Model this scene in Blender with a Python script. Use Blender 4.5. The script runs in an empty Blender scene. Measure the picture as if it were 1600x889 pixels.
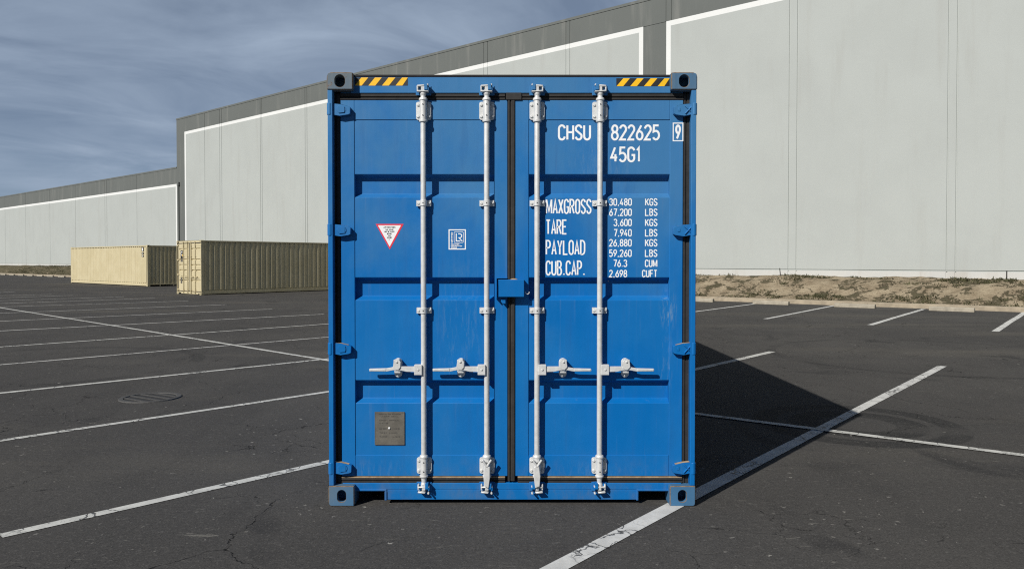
import bpy, bmesh, math, random
from math import sin, cos, pi, radians, atan2, hypot
from mathutils import Vector, Matrix, noise

random.seed(11)
SC = bpy.context.scene
COL = SC.collection

# ------------------------------------------------------------------ camera
F = 1200.0                    # focal length in pixels of a 1600 wide frame
TILT = radians(1.03)
SHIFT = 15.9                  # pixels
CY = 444.5 - SHIFT
H = 1.631                     # eye height
Y0 = 5.07                     # distance to the front of the blue container
cam = bpy.data.cameras.new('camera')
co = bpy.data.objects.new('camera', cam); COL.objects.link(co)
co.location = (0, 0, H); co.rotation_euler = (pi/2 - TILT, 0, 0)
cam.sensor_width = 36; cam.lens = 36*F/1600; cam.shift_y = -SHIFT/1600
cam.clip_start = .05; cam.clip_end = 6000
SC.camera = co

# ------------------------------------------------------------------ light
SUN_AZ = radians(219.5)       # clockwise from +Y
SUN_EL = radians(36.0)
to_sun = Vector((sin(SUN_AZ)*cos(SUN_EL), cos(SUN_AZ)*cos(SUN_EL), sin(SUN_EL)))
sl = bpy.data.lights.new('sun', 'SUN'); so = bpy.data.objects.new('sun', sl); COL.objects.link(so)
sl.energy = 5.0; sl.angle = radians(.53); sl.color = (1.0, .96, .90)
so.rotation_euler = to_sun.to_track_quat('Z', 'Y').to_euler()
so.location = to_sun*60

W = bpy.data.worlds.new('World'); SC.world = W; W.use_nodes = True
nt = W.node_tree; N = nt.nodes; L = nt.links
bg = N['Background']; bg.inputs[1].default_value = .05
sky = N.new('ShaderNodeTexSky'); sky.sky_type = 'NISHITA'; sky.sun_disc = False
sky.sun_elevation = SUN_EL; sky.sun_rotation = SUN_AZ; sky.air_density = .6; sky.dust_density = .0; sky.ozone_density = 2.0
tc = N.new('ShaderNodeTexCoord')
# thin streaky cloud: the direction is flattened onto a high layer so that streaks run with perspective
sep = N.new('ShaderNodeSeparateXYZ'); L.new(tc.outputs['Generated'], sep.inputs[0])
addz = N.new('ShaderNodeMath'); addz.operation = 'ADD'; addz.inputs[1].default_value = .16; L.new(sep.outputs[2], addz.inputs[0])
dvx = N.new('ShaderNodeMath'); dvx.operation = 'DIVIDE'; L.new(sep.outputs[0], dvx.inputs[0]); L.new(addz.outputs[0], dvx.inputs[1])
dvy = N.new('ShaderNodeMath'); dvy.operation = 'DIVIDE'; L.new(sep.outputs[1], dvy.inputs[0]); L.new(addz.outputs[0], dvy.inputs[1])
cmb = N.new('ShaderNodeCombineXYZ'); L.new(dvx.outputs[0], cmb.inputs[0]); L.new(dvy.outputs[0], cmb.inputs[1])
mp0 = N.new('ShaderNodeMapping'); L.new(cmb.outputs[0], mp0.inputs[0]); mp0.inputs['Rotation'].default_value = (0, 0, radians(-38))
mp = N.new('ShaderNodeMapping'); L.new(mp0.outputs[0], mp.inputs[0])
mp.inputs['Scale'].default_value = (.9, 1.45, 1)
mp.inputs['Location'].default_value = (3.1, 1.7, 0)
n1 = N.new('ShaderNodeTexNoise'); L.new(mp.outputs[0], n1.inputs['Vector'])
n1.inputs['Scale'].default_value = 1.45; n1.inputs['Detail'].default_value = 9; n1.inputs['Roughness'].default_value = .56; n1.inputs['Distortion'].default_value = .7
r1 = N.new('ShaderNodeValToRGB'); L.new(n1.outputs['Fac'], r1.inputs[0])
r1.color_ramp.elements[0].position = .35; r1.color_ramp.elements[0].color = (.40, .40, .40, 1)
r1.color_ramp.elements[1].position = .72; r1.color_ramp.elements[1].color = (1, 1, 1, 1)
mx = N.new('ShaderNodeMix'); mx.data_type = 'RGBA'; 
lowmask = N.new('ShaderNodeMapRange'); lowmask.interpolation_type = 'SMOOTHSTEP'; L.new(sep.outputs[2], lowmask.inputs[0])
lowmask.inputs[1].default_value = .72; lowmask.inputs[2].default_value = .34; lowmask.inputs[3].default_value = .0; lowmask.inputs[4].default_value = 1.0
nmask = N.new('ShaderNodeMapRange'); nmask.interpolation_type = 'SMOOTHSTEP'; L.new(sep.outputs[1], nmask.inputs[0])
nmask.inputs[1].default_value = -.5; nmask.inputs[2].default_value = .45; nmask.inputs[3].default_value = .04; nmask.inputs[4].default_value = 1.0
cm1 = N.new('ShaderNodeMath'); cm1.operation = 'MULTIPLY'; L.new(lowmask.outputs[0], cm1.inputs[0]); L.new(nmask.outputs[0], cm1.inputs[1])
cm2 = N.new('ShaderNodeMath'); cm2.operation = 'MULTIPLY'; L.new(cm1.outputs[0], cm2.inputs[0]); L.new(r1.outputs[0], cm2.inputs[1])
L.new(cm2.outputs[0], mx.inputs[0])
L.new(sky.outputs[0], mx.inputs[6]); mx.inputs[7].default_value = (6.6, 8.2, 10.6, 1)
L.new(mx.outputs[2], bg.inputs[0])

SC.view_settings.view_transform = 'Standard'; SC.view_settings.look = 'None'
SC.view_settings.exposure = 0.0; SC.view_settings.gamma = 1
SC.render.engine = 'CYCLES'
SC.cycles.max_bounces = 6; SC.cycles.use_denoising = False; SC.cycles.filter_width = 1.15; SC.cycles.sample_clamp_indirect = 3

# ------------------------------------------------------------------ pixel -> place
def ray(px, py):
    u = (px-800)/F; v = (CY-py)/F
    return Vector((u, cos(TILT) + v*sin(TILT), -sin(TILT) + v*cos(TILT)))
def G(px, py):                                   # ground point
    d = ray(px, py); t = -H/d.z
    return Vector((d.x*t, d.y*t, 0))
def X(px, dep=.06, py=450):
    d = ray(px, py); return d.x*(Y0+dep)/d.y
def Z(py, dep=.06):
    d = ray(800, py); return H + d.z*(Y0+dep)/d.y
NRM = Vector((.6538, .7567, 0)); SDIR = Vector((.7567, -.6538, 0))   # facade normal (away) and direction
def WP(px, py, dist):                            # facade coordinates s, z
    d = ray(px, py); t = dist/d.dot(NRM)
    p = d*t; return p.dot(SDIR), H + p.z
def P(s, d, z): return SDIR*s + NRM*d + Vector((0, 0, z))

# ------------------------------------------------------------------ materials
def newmat(name):
    m = bpy.data.materials.new(name); m.use_nodes = True
    return m, m.node_tree.nodes, m.node_tree.links, m.node_tree.nodes['Principled BSDF']
def node(N, t, **kw):
    n = N.new(t)
    for k, v in kw.items(): setattr(n, k, v)
    return n
def tnoise(N, L, vec, scale, detail=4, rough=.55, dist=0):
    n = N.new('ShaderNodeTexNoise'); n.inputs['Scale'].default_value = scale
    n.inputs['Detail'].default_value = detail; n.inputs['Roughness'].default_value = rough; n.inputs['Distortion'].default_value = dist
    L.new(vec, n.inputs['Vector']); return n.outputs['Fac']
def rng(N, L, v, a, b, c=0., d=1., smooth=True):
    n = N.new('ShaderNodeMapRange'); n.interpolation_type = 'SMOOTHSTEP' if smooth else 'LINEAR'
    n.inputs[1].default_value = a; n.inputs[2].default_value = b; n.inputs[3].default_value = c; n.inputs[4].default_value = d
    L.new(v, n.inputs[0]); return n.outputs[0]
def mul(N, L, a, b, op='MULTIPLY'):
    n = N.new('ShaderNodeMath'); n.operation = op
    for i, q in enumerate((a, b)):
        if isinstance(q, (int, float)): n.inputs[i].default_value = q
        else: L.new(q, n.inputs[i])
    return n.outputs[0]
def mixc(N, L, f, a, b):
    n = N.new('ShaderNodeMix'); n.data_type = 'RGBA'
    for i, q in ((0, f), (6, a), (7, b)):
        if isinstance(q, (int, float)): n.inputs[i].default_value = q
        elif isinstance(q, tuple): n.inputs[i].default_value = (*q, 1)
        else: L.new(q, n.inputs[i])
    return n.outputs[2]
def mapping(N, L, vec, sc=(1, 1, 1), rot=(0, 0, 0), loc=(0, 0, 0)):
    n = N.new('ShaderNodeMapping'); n.inputs['Scale'].default_value = sc; n.inputs['Rotation'].default_value = rot; n.inputs['Location'].default_value = loc
    L.new(vec, n.inputs[0]); return n.outputs[0]
def bump(N, L, b, h, strength, dist):
    n = N.new('ShaderNodeBump'); n.inputs['Strength'].default_value = strength; n.inputs['Distance'].default_value = dist
    L.new(h, n.inputs['Height']); L.new(n.outputs[0], b.inputs['Normal'])
def pos(N): return N.new('ShaderNodeNewGeometry').outputs['Position']
def objc(N): return N.new('ShaderNodeTexCoord').outputs['Object']

# cracks shared by the asphalt and the paint lying on it
CG = bpy.data.node_groups.new('crack_pattern', 'ShaderNodeTree')
CG.interface.new_socket('Vector', in_out='INPUT', socket_type='NodeSocketVector')
CG.interface.new_socket('Coarse', in_out='OUTPUT', socket_type='NodeSocketFloat')
CG.interface.new_socket('Fine', in_out='OUTPUT', socket_type='NodeSocketFloat')
def build_cracks():
    N = CG.nodes; L = CG.links
    gi = N.new('NodeGroupInput'); go = N.new('NodeGroupOutput')
    v = gi.outputs[0]
    nn = N.new('ShaderNodeTexNoise'); nn.inputs['Scale'].default_value = 2.2; nn.inputs['Detail'].default_value = 8; nn.inputs['Roughness'].default_value = .6
    L.new(v, nn.inputs['Vector'])
    s = N.new('ShaderNodeVectorMath'); s.operation = 'SUBTRACT'; L.new(nn.outputs['Color'], s.inputs[0]); s.inputs[1].default_value = (.5, .5, .5)
    sc = N.new('ShaderNodeVectorMath'); sc.operation = 'SCALE'; L.new(s.outputs[0], sc.inputs[0]); sc.inputs['Scale'].default_value = .42
    ad = N.new('ShaderNodeVectorMath'); ad.operation = 'ADD'; L.new(v, ad.inputs[0]); L.new(sc.outputs[0], ad.inputs[1])
    def vor(scale, width, m0, m1, mscale, off):
        q = N.new('ShaderNodeTexVoronoi'); q.feature = 'DISTANCE_TO_EDGE'; q.inputs['Scale'].default_value = scale
        L.new(mapping(N, L, ad.outputs[0], loc=(off, off*.7, 0)), q.inputs['Vector'])
        w = tnoise(N, L, v, 9, 3)
        wd = rng(N, L, w, .3, .75, width*.25, width*1.4)
        e = mul(N, L, q.outputs['Distance'], wd, 'DIVIDE')
        e = rng(N, L, e, .35, 1.0, 1, 0)
        m = rng(N, L, tnoise(N, L, mapping(N, L, v, loc=(off*3, 5, 0)), mscale, 3), m0, m1)
        return mul(N, L, e, m)
    L.new(vor(.42, .0024, .47, .58, .55, 6.4), go.inputs[0])
    L.new(vor(1.9, .0075, .51, .61, .9, 8.1), go.inputs[1])
build_cracks()
def cracks(N, L, v):
    g = N.new('ShaderNodeGroup'); g.node_tree = CG; L.new(v, g.inputs[0]); return g.outputs[0], g.outputs[1]

def mat_asphalt():
    m, N, L, b = newmat('asphalt')
    v = pos(N)
    big = tnoise(N, L, v, .22, 5, .6, .6)
    mid = tnoise(N, L, mapping(N, L, v, (1.0, .45, 1), (0, 0, .65)), 1.6, 6, .65, .3)
    c = mixc(N, L, rng(N, L, big, .35, .68), (.058, .056, .0535), (.074, .071, .066))
    c = mixc(N, L, rng(N, L, mid, .40, .72, 0, .55), c, (.046, .0445, .043))
    # dusty band and traffic wear further out
    dust = rng(N, L, tnoise(N, L, mapping(N, L, v, (.12, .5, 1), (0, 0, .72), (4, 2, 0)), 1.0, 5, .6), .5, .72, 0, .55)
    c = mixc(N, L, dust, c, (.108, .10, .084))
    # curved tyre scuffs
    def ring(cx, cy, r, w, amt):
        nonlocal c
        d = N.new('ShaderNodeVectorMath'); d.operation = 'DISTANCE'; L.new(v, d.inputs[0]); d.inputs[1].default_value = (cx, cy, 0)
        a = mul(N, L, mul(N, L, d.outputs['Value'], r, 'SUBTRACT'), 0, 'ADD')
        ab = N.new('ShaderNodeMath'); ab.operation = 'ABSOLUTE'; L.new(a, ab.inputs[0])
        k = rng(N, L, ab.outputs[0], w*.75, w, amt, 0)
        k = mul(N, L, k, rng(N, L, tnoise(N, L, v, .9, 3), .33, .55))
        c = mixc(N, L, k, c, (.026, .026, .026))
    ring(3.45, 7.65, .50, .17, .9); ring(3.45, 7.65, .88, .14, .8)
    ring(9.5, 8.6, 2.3, .14, .6); ring(7.2, 13.2, 2.6, .1, .45); ring(-7.5, 12, 2.4, .12, .45)
    # oil and sealer blotches
    blot = rng(N, L, tnoise(N, L, mapping(N, L, v, (1, .8, 1), (0, 0, .3), (7, 3, 0)), .75, 4, .5, .8), .62, .72, 0, .6)
    c = mixc(N, L, blot, c, (.024, .024, .025))
    # aggregate
    agg = tnoise(N, L, v, 95, 3, .7)
    c = mixc(N, L, rng(N, L, agg, .54, .74, 0, .9), c, (.155, .15, .14))
    c = mixc(N, L, rng(N, L, agg, .46, .30, 0, .85), c, (.018, .018, .018))
    med = tnoise(N, L, v, 28, 4, .7)
    c = mixc(N, L, rng(N, L, med, .54, .70, 0, .5), c, (.125, .12, .112))
    c = mixc(N, L, rng(N, L, med, .46, .30, 0, .5), c, (.026, .026, .026))
    # pale scraps: chips of stone and short scratches
    vo = N.new('ShaderNodeTexVoronoi'); vo.inputs['Scale'].default_value = 7.5
    nz = N.new('ShaderNodeTexNoise'); nz.inputs['Scale'].default_value = 34; nz.inputs['Detail'].default_value = 3; L.new(v, nz.inputs['Vector'])
    wv = N.new('ShaderNodeVectorMath'); wv.operation = 'MULTIPLY_ADD'; L.new(nz.outputs['Color'], wv.inputs[0]); wv.inputs[1].default_value = (.075, .075, 0); L.new(v, wv.inputs[2])
    L.new(wv.outputs[0], vo.inputs['Vector'])
    sz = N.new('ShaderNodeSeparateColor'); L.new(vo.outputs['Color'], sz.inputs[0])
    rad = rng(N, L, sz.outputs[0], .70, 1.0, 0.0, .10)
    chip = mul(N, L, vo.outputs['Distance'], rad, 'LESS_THAN')
    chip = mul(N, L, chip, rng(N, L, tnoise(N, L, v, 1.1, 3), .42, .58))
    c = mixc(N, L, mul(N, L, chip, .8), c, (.36, .35, .31))
    vo2 = N.new('ShaderNodeTexVoronoi'); vo2.inputs['Scale'].default_value = 22; L.new(wv.outputs[0], vo2.inputs['Vector'])
    sz2 = N.new('ShaderNodeSeparateColor'); L.new(vo2.outputs['Color'], sz2.inputs[0])
    chip2 = mul(N, L, mul(N, L, vo2.outputs['Distance'], rng(N, L, sz2.outputs[1], .62, 1.0, 0.0, .22), 'LESS_THAN'), rng(N, L, tnoise(N, L, mapping(N, L, v, loc=(5, 9, 0)), .9, 3), .40, .62))
    c = mixc(N, L, mul(N, L, chip2, .6), c, (.27, .26, .235))
    scr = tnoise(N, L, mapping(N, L, v, (2.2, 15, 1), (0, 0, -.35)), 1.4, 6, .75, 1.4)
    scr = mul(N, L, rng(N, L, scr, .63, .68), rng(N, L, tnoise(N, L, v, .8, 3), .42, .58))
    c = mixc(N, L, mul(N, L, scr, .7), c, (.24, .23, .20))
    c1, c2 = cracks(N, L, v)
    cr = mul(N, L, c1, mul(N, L, c2, .8), 'MAXIMUM')
    # near-black colour along the cracks
    c = mixc(N, L, mul(N, L, cr, .92), c, (.006, .006, .006))
    L.new(c, b.inputs['Base Color'])
    b.inputs['Roughness'].default_value = .95; b.inputs['Specular IOR Level'].default_value = .12
    h = mul(N, L, mul(N, L, agg, .6), mul(N, L, mul(N, L, med, 1.0), mul(N, L, cr, 2.5), 'SUBTRACT'), 'ADD')
    bump(N, L, b, h, .55, .006)
    return m

def mat_line(name, col, wear):
    m, N, L, b = newmat(name)
    v = pos(N)
    n = tnoise(N, L, v, 60, 4, .75); n2 = tnoise(N, L, v, 3.0, 5, .7, .4)
    c = mixc(N, L, rng(N, L, tnoise(N, L, v, 7, 4), .35, .7), col, tuple(q*.78 for q in col))
    w = mul(N, L, n, mul(N, L, n2, .55), 'ADD')
    lo = .98 - wear
    c = mixc(N, L, rng(N, L, w, lo, lo+.13, 0, .92), c, (.055, .053, .05))
    c1, c2 = cracks(N, L, v)
    vo = N.new('ShaderNodeTexVoronoi'); vo.feature = 'DISTANCE_TO_EDGE'; vo.inputs['Scale'].default_value = 4.2
    nn = N.new('ShaderNodeTexNoise'); nn.inputs['Scale'].default_value = 5; nn.inputs['Detail'].default_value = 6; L.new(v, nn.inputs['Vector'])
    ad = N.new('ShaderNodeVectorMath'); ad.operation = 'MULTIPLY_ADD'; L.new(nn.outputs['Color'], ad.inputs[0]); ad.inputs[1].default_value = (.35, .35, .35); L.new(v, ad.inputs[2])
    L.new(ad.outputs[0], vo.inputs['Vector'])
    f = mul(N, L, rng(N, L, vo.outputs['Distance'], .012, .035, 1, 0), rng(N, L, tnoise(N, L, v, 1.3, 2), .42, .52))
    cr = mul(N, L, mul(N, L, c1, c2, 'MAXIMUM'), f, 'MAXIMUM')
    c = mixc(N, L, mul(N, L, cr, .9), c, (.03, .03, .03))
    L.new(c, b.inputs['Base Color']); b.inputs['Roughness'].default_value = .75
    bump(N, L, b, mul(N, L, n, mul(N, L, cr, 2), 'SUBTRACT'), .4, .004)
    return m

def mat_paint(name, col, fade, wear=.0, rust=(.13, .075, .045), grime=.35, rough=.42, pale_upper=None):
    """sprayed steel: slow colour drift, run-off streaks, chips"""
    m, N, L, b = newmat(name)
    v = pos(N)
    c = mixc(N, L, rng(N, L, tnoise(N, L, v, 1.3, 5, .6), .36, .68), col, fade)
    if pale_upper:                                      # paler, greyer blue in patches, stronger with height
        sz_ = N.new('ShaderNodeSeparateXYZ'); L.new(v, sz_.inputs[0])
        hz = rng(N, L, sz_.outputs[2], .9, 2.9, -.16, .30)
        ck = mul(N, L, tnoise(N, L, mapping(N, L, v, (1.2, 1.2, .8)), 1.1, 6, .62, .3), hz, 'ADD')
        c = mixc(N, L, rng(N, L, ck, .40, .80, 0, .85), c, pale_upper)
    st = tnoise(N, L, mapping(N, L, v, (9, 9, .7)), 1.6, 5, .65, .2)
    c = mixc(N, L, rng(N, L, st, .50, .74, 0, grime), c, tuple(q*.6+.008 for q in col))
    st2 = tnoise(N, L, mapping(N, L, v, (26, 26, 1.1), loc=(3, 3, 3)), 1.2, 4, .6)
    c = mixc(N, L, rng(N, L, st2, .58, .78, 0, grime*.8), c, tuple(q*.6+.10 for q in fade))
    scr = tnoise(N, L, mapping(N, L, v, (22, 22, 6), (0, .5, 0)), 2.2, 5, .8, 1.2)
    c = mixc(N, L, rng(N, L, scr, .74, .80, 0, .55), c, tuple(q*.4+.28 for q in fade))
    chip = tnoise(N, L, v, 26, 6, .72)
    if pale_upper:
        for (cx, cz, rx, rz_, amt) in ((1.045, 1.30, .07, .16, .75), (1.03, .95, .06, .25, .35), (-.95, .22, .35, .09, .2), (.45, .22, .6, .08, .15), (-.35, 1.22, .2, .5, .2), (.62, 2.3, .3, .3, .25)):
            d_ = mapping(N, L, v, (1/rx, 0, 1/rz_), loc=(-cx/rx, 0, -cz/rz_))
            ln_ = N.new('ShaderNodeVectorMath'); ln_.operation = 'LENGTH'; L.new(d_, ln_.inputs[0])
            fz = mul(N, L, rng(N, L, ln_.outputs['Value'], .3, 1.1, 1, 0), rng(N, L, tnoise(N, L, mapping(N, L, v, (30, 30, 5)), 1.6, 6, .75, .5), .47, .66, 0, amt))
            c = mixc(N, L, fz, c, (.16, .27, .40))
        dz_ = N.new('ShaderNodeSeparateXYZ'); L.new(v, dz_.inputs[0])
        low = mul(N, L, rng(N, L, dz_.outputs[2], .42, .05, 0, 1), rng(N, L, tnoise(N, L, mapping(N, L, v, (3, 3, 2)), 2.4, 6, .7), .42, .72, 0, .38))
        c = mixc(N, L, low, c, (.12, .14, .16))
        vc = N.new('ShaderNodeTexVoronoi'); vc.inputs['Scale'].default_value = 6; L.new(v, vc.inputs['Vector'])
        sv = N.new('ShaderNodeSeparateColor'); L.new(vc.outputs['Color'], sv.inputs[0])
        c = mixc(N, L, mul(N, L, mul(N, L, vc.outputs['Distance'], rng(N, L, sv.outputs[0], .8, 1., 0, .045), 'LESS_THAN'), .8), c, mixc(N, L, mul(N, L, sv.outputs[1], .55, 'GREATER_THAN'), (.45, .46, .46), (.02, .03, .05)))
    k = rng(N, L, chip, .735 - wear*.33, .77 - wear*.27, 0, .9)
    rc = mixc(N, L, rng(N, L, tnoise(N, L, v, 50, 3), .4, .6), rust, (.19, .185, .175))
    c = mixc(N, L, k, c, rc)
    L.new(c, b.inputs['Base Color'])
    L.new(rng(N, L, st, .3, .7, rough-.06, rough+.16), b.inputs['Roughness'])
    b.inputs['Specular IOR Level'].default_value = .2
    bump(N, L, b, mul(N, L, tnoise(N, L, v, 2.2, 3), mul(N, L, tnoise(N, L, v, 160, 2), .02), 'ADD'), .3, .022)
    return m

def mat_plain(name, col, rough=.6, var=.25, scale=8, metallic=0., bumpy=.1, spot=None):
    m, N, L, b = newmat(name)
    v = pos(N)
    n = tnoise(N, L, v, scale, 6, .65)
    c = mixc(N, L, rng(N, L, n, .3, .7), tuple(q*(1-var) for q in col), tuple(min(1, q*(1+var*.5)) for q in col))
    if spot:
        c = mixc(N, L, rng(N, L, tnoise(N, L, v, scale*4, 5, .7), .60, .72, 0, .8), c, spot)
    L.new(c, b.inputs['Base Color']); b.inputs['Roughness'].default_value = rough; b.inputs['Metallic'].default_value = metallic
    if bumpy: bump(N, L, b, tnoise(N, L, v, scale*5, 4, .6), bumpy, .004)
    return m

def mat_facade(name, col, stain, amount):
    m, N, L, b = newmat(name)
    v = pos(N)
    n = tnoise(N, L, v, .35, 6, .6, .3); n2 = tnoise(N, L, mapping(N, L, v, (1.6, 1.6, .16)), 1.1, 6, .62)
    c = mixc(N, L, rng(N, L, n, .35, .68), col, tuple(q*.955 for q in col))
    c = mixc(N, L, rng(N, L, n2, .5, .75, 0, amount), c, stain)
    c = mixc(N, L, rng(N, L, tnoise(N, L, v, 5, 6, .72), .68, .76, 0, amount), c, stain)
    c = mixc(N, L, rng(N, L, tnoise(N, L, mapping(N, L, v, (.5, .5, 5)), 1.2, 5, .75, 1.0), .70, .76, 0, amount*.7), c, tuple(q*.8 for q in stain))
    L.new(c, b.inputs['Base Color']); b.inputs['Roughness'].default_value = .85
    bump(N, L, b, tnoise(N, L, v, 14, 5, .6), .15, .01)
    return m

def mat_dirt():
    m, N, L, b = newmat('dry_soil')
    v = pos(N)
    c = mixc(N, L, rng(N, L, tnoise(N, L, v, 1.6, 7, .65), .33, .68), (.245, .195, .13), (.39, .325, .225))
    c = mixc(N, L, rng(N, L, tnoise(N, L, v, 11, 6, .7), .5, .75, 0, .7), c, (.13, .095, .06))
    # dry weed cover, thicker away to the left
    sx = N.new('ShaderNodeSeparateXYZ'); L.new(v, sx.inputs[0])
    far = rng(N, L, sx.outputs[0], -12, -34, 0, .14)
    w = mul(N, L, tnoise(N, L, mapping(N, L, v, (1.2, 1.2, 1)), 1.25, 6, .68, .4), far, 'ADD')
    w2 = mul(N, L, tnoise(N, L, mapping(N, L, v, (1.6, 1.6, 2.5)), 4.5, 6, .7, .3), .35)
    w = mul(N, L, mul(N, L, w, w2, 'ADD'), .175, 'SUBTRACT')
    k = rng(N, L, w, .53, .575, 0, .9)
    c = mixc(N, L, k, c, mixc(N, L, tnoise(N, L, v, 20, 4), (.045, .043, .026), (.105, .092, .052)))
    L.new(c, b.inputs['Base Color']); b.inputs['Roughness'].default_value = .95
    b.inputs['Specular IOR Level'].default_value = .1
    bump(N, L, b, mul(N, L, tnoise(N, L, v, 9, 8, .7), mul(N, L, k, .5), 'ADD'), .9, .12)
    return m

M = {}
M['asphalt'] = mat_asphalt()
M['line_new'] = mat_line('white_road_paint', (.60, .60, .57), .06)
M['line_mid'] = mat_line('worn_road_paint', (.56, .56, .52), .13)
M['line_old'] = mat_line('old_road_paint', (.50, .495, .465), .14)
M['blue'] = mat_paint('blue_paint', (.0015, .128, .40), (.008, .145, .41), .0, grime=.26, pale_upper=(.055, .185, .37))
M['blue_worn'] = mat_paint('worn_blue_paint', (.05, .145, .27), (.11, .165, .215), .34, grime=.3, rough=.6)
M['grey_worn'] = mat_paint('scuffed_corner_paint', (.105, .16, .215), (.17, .175, .165), .5, grime=.3, rough=.7)
M['beige'] = mat_paint('beige_paint', (.51, .442, .275), (.555, .487, .315), .0, grime=.10, rough=.5)
M['galv'] = mat_plain('galvanised_steel', (.66, .665, .65), .45, .12, 26, .2, .12, (.52, .50, .46))
M['rubber'] = mat_plain('black_rubber', (.022, .021, .020), .75, .35, 14, 0, .1, (.05, .045, .038))
M['dust'] = mat_plain('settled_dust', (.42, .30, .18), .95, .3, 30)
M['dark'] = mat_plain('dark_underside', (.02, .02, .022), .9, .3, 6)
M['white'] = mat_plain('white_marking', (.84, .85, .85), .5, .05, 20, 0, 0)
M['red'] = mat_plain('red_marking', (.75, .03, .06), .5, .08, 20, 0, 0)
M['black'] = mat_plain('black_marking_and_holes', (.016, .016, .018), .55, .2, 20, 0, 0)
M['yellow'] = mat_plain('yellow_marking', (.92, .52, .008), .5, .08, 20, 0, 0)
M['decalblue'] = mat_plain('decal_blue', (.012, .13, .42), .45, .1, 9, 0, 0)
M['plate'] = mat_plain('weathered_metal_plate', (.135, .125, .105), .6, .22, 18, .15, .2, (.22, .19, .13))
M['plate_text'] = mat_plain('engraved_text', (.06, .056, .05), .8, .1, 20, 0, 0)
M['wall_light'] = mat_facade('pale_wall_paint', (.392, .415, .395), (.33, .335, .31), .35)
M['wall_base'] = mat_facade('wall_base_paint', (.50, .50, .475), (.36, .33, .28), .6)
M['wall_grey'] = mat_facade('grey_wall_paint', (.120, .130, .122), (.21, .212, .195), .5)
M['wall_white'] = mat_facade('white_wall_trim', (.70, .71, .69), (.6, .6, .57), .2)
M['roofing'] = mat_facade('roof_felt', (.25, .25, .24), (.18, .18, .17), .5)
M['concrete'] = mat_plain('concrete', (.33, .295, .23), .9, .25, 4, 0, .3, (.24, .22, .185))
M['kerb'] = mat_plain('kerb_concrete', (.34, .285, .205), .92, .25, 3, 0, .3, (.22, .19, .145))
M['soil'] = mat_dirt()
M['weed'] = mat_plain('weed_leaf', (.07, .068, .028), .8, .5, 3, 0, 0)
M['drain'] = mat_plain('cast_iron', (.068, .066, .062), .75, .3, 30, .0, .3)
M['drain_dark'] = mat_plain('drain_slot_shade', (.022, .022, .022), .9, .3, 30)
M['rust'] = mat_plain('rusty_edge', (.17, .125, .085), .9, .4, 40, 0, .3, (.09, .11, .13))
M['stake'] = mat_plain('dark_stake', (.03, .028, .026), .8, .3, 20)
M['gold'] = mat_plain('gold_marking', (.7, .42, .04), .5, .1, 20, 0, 0)

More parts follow.
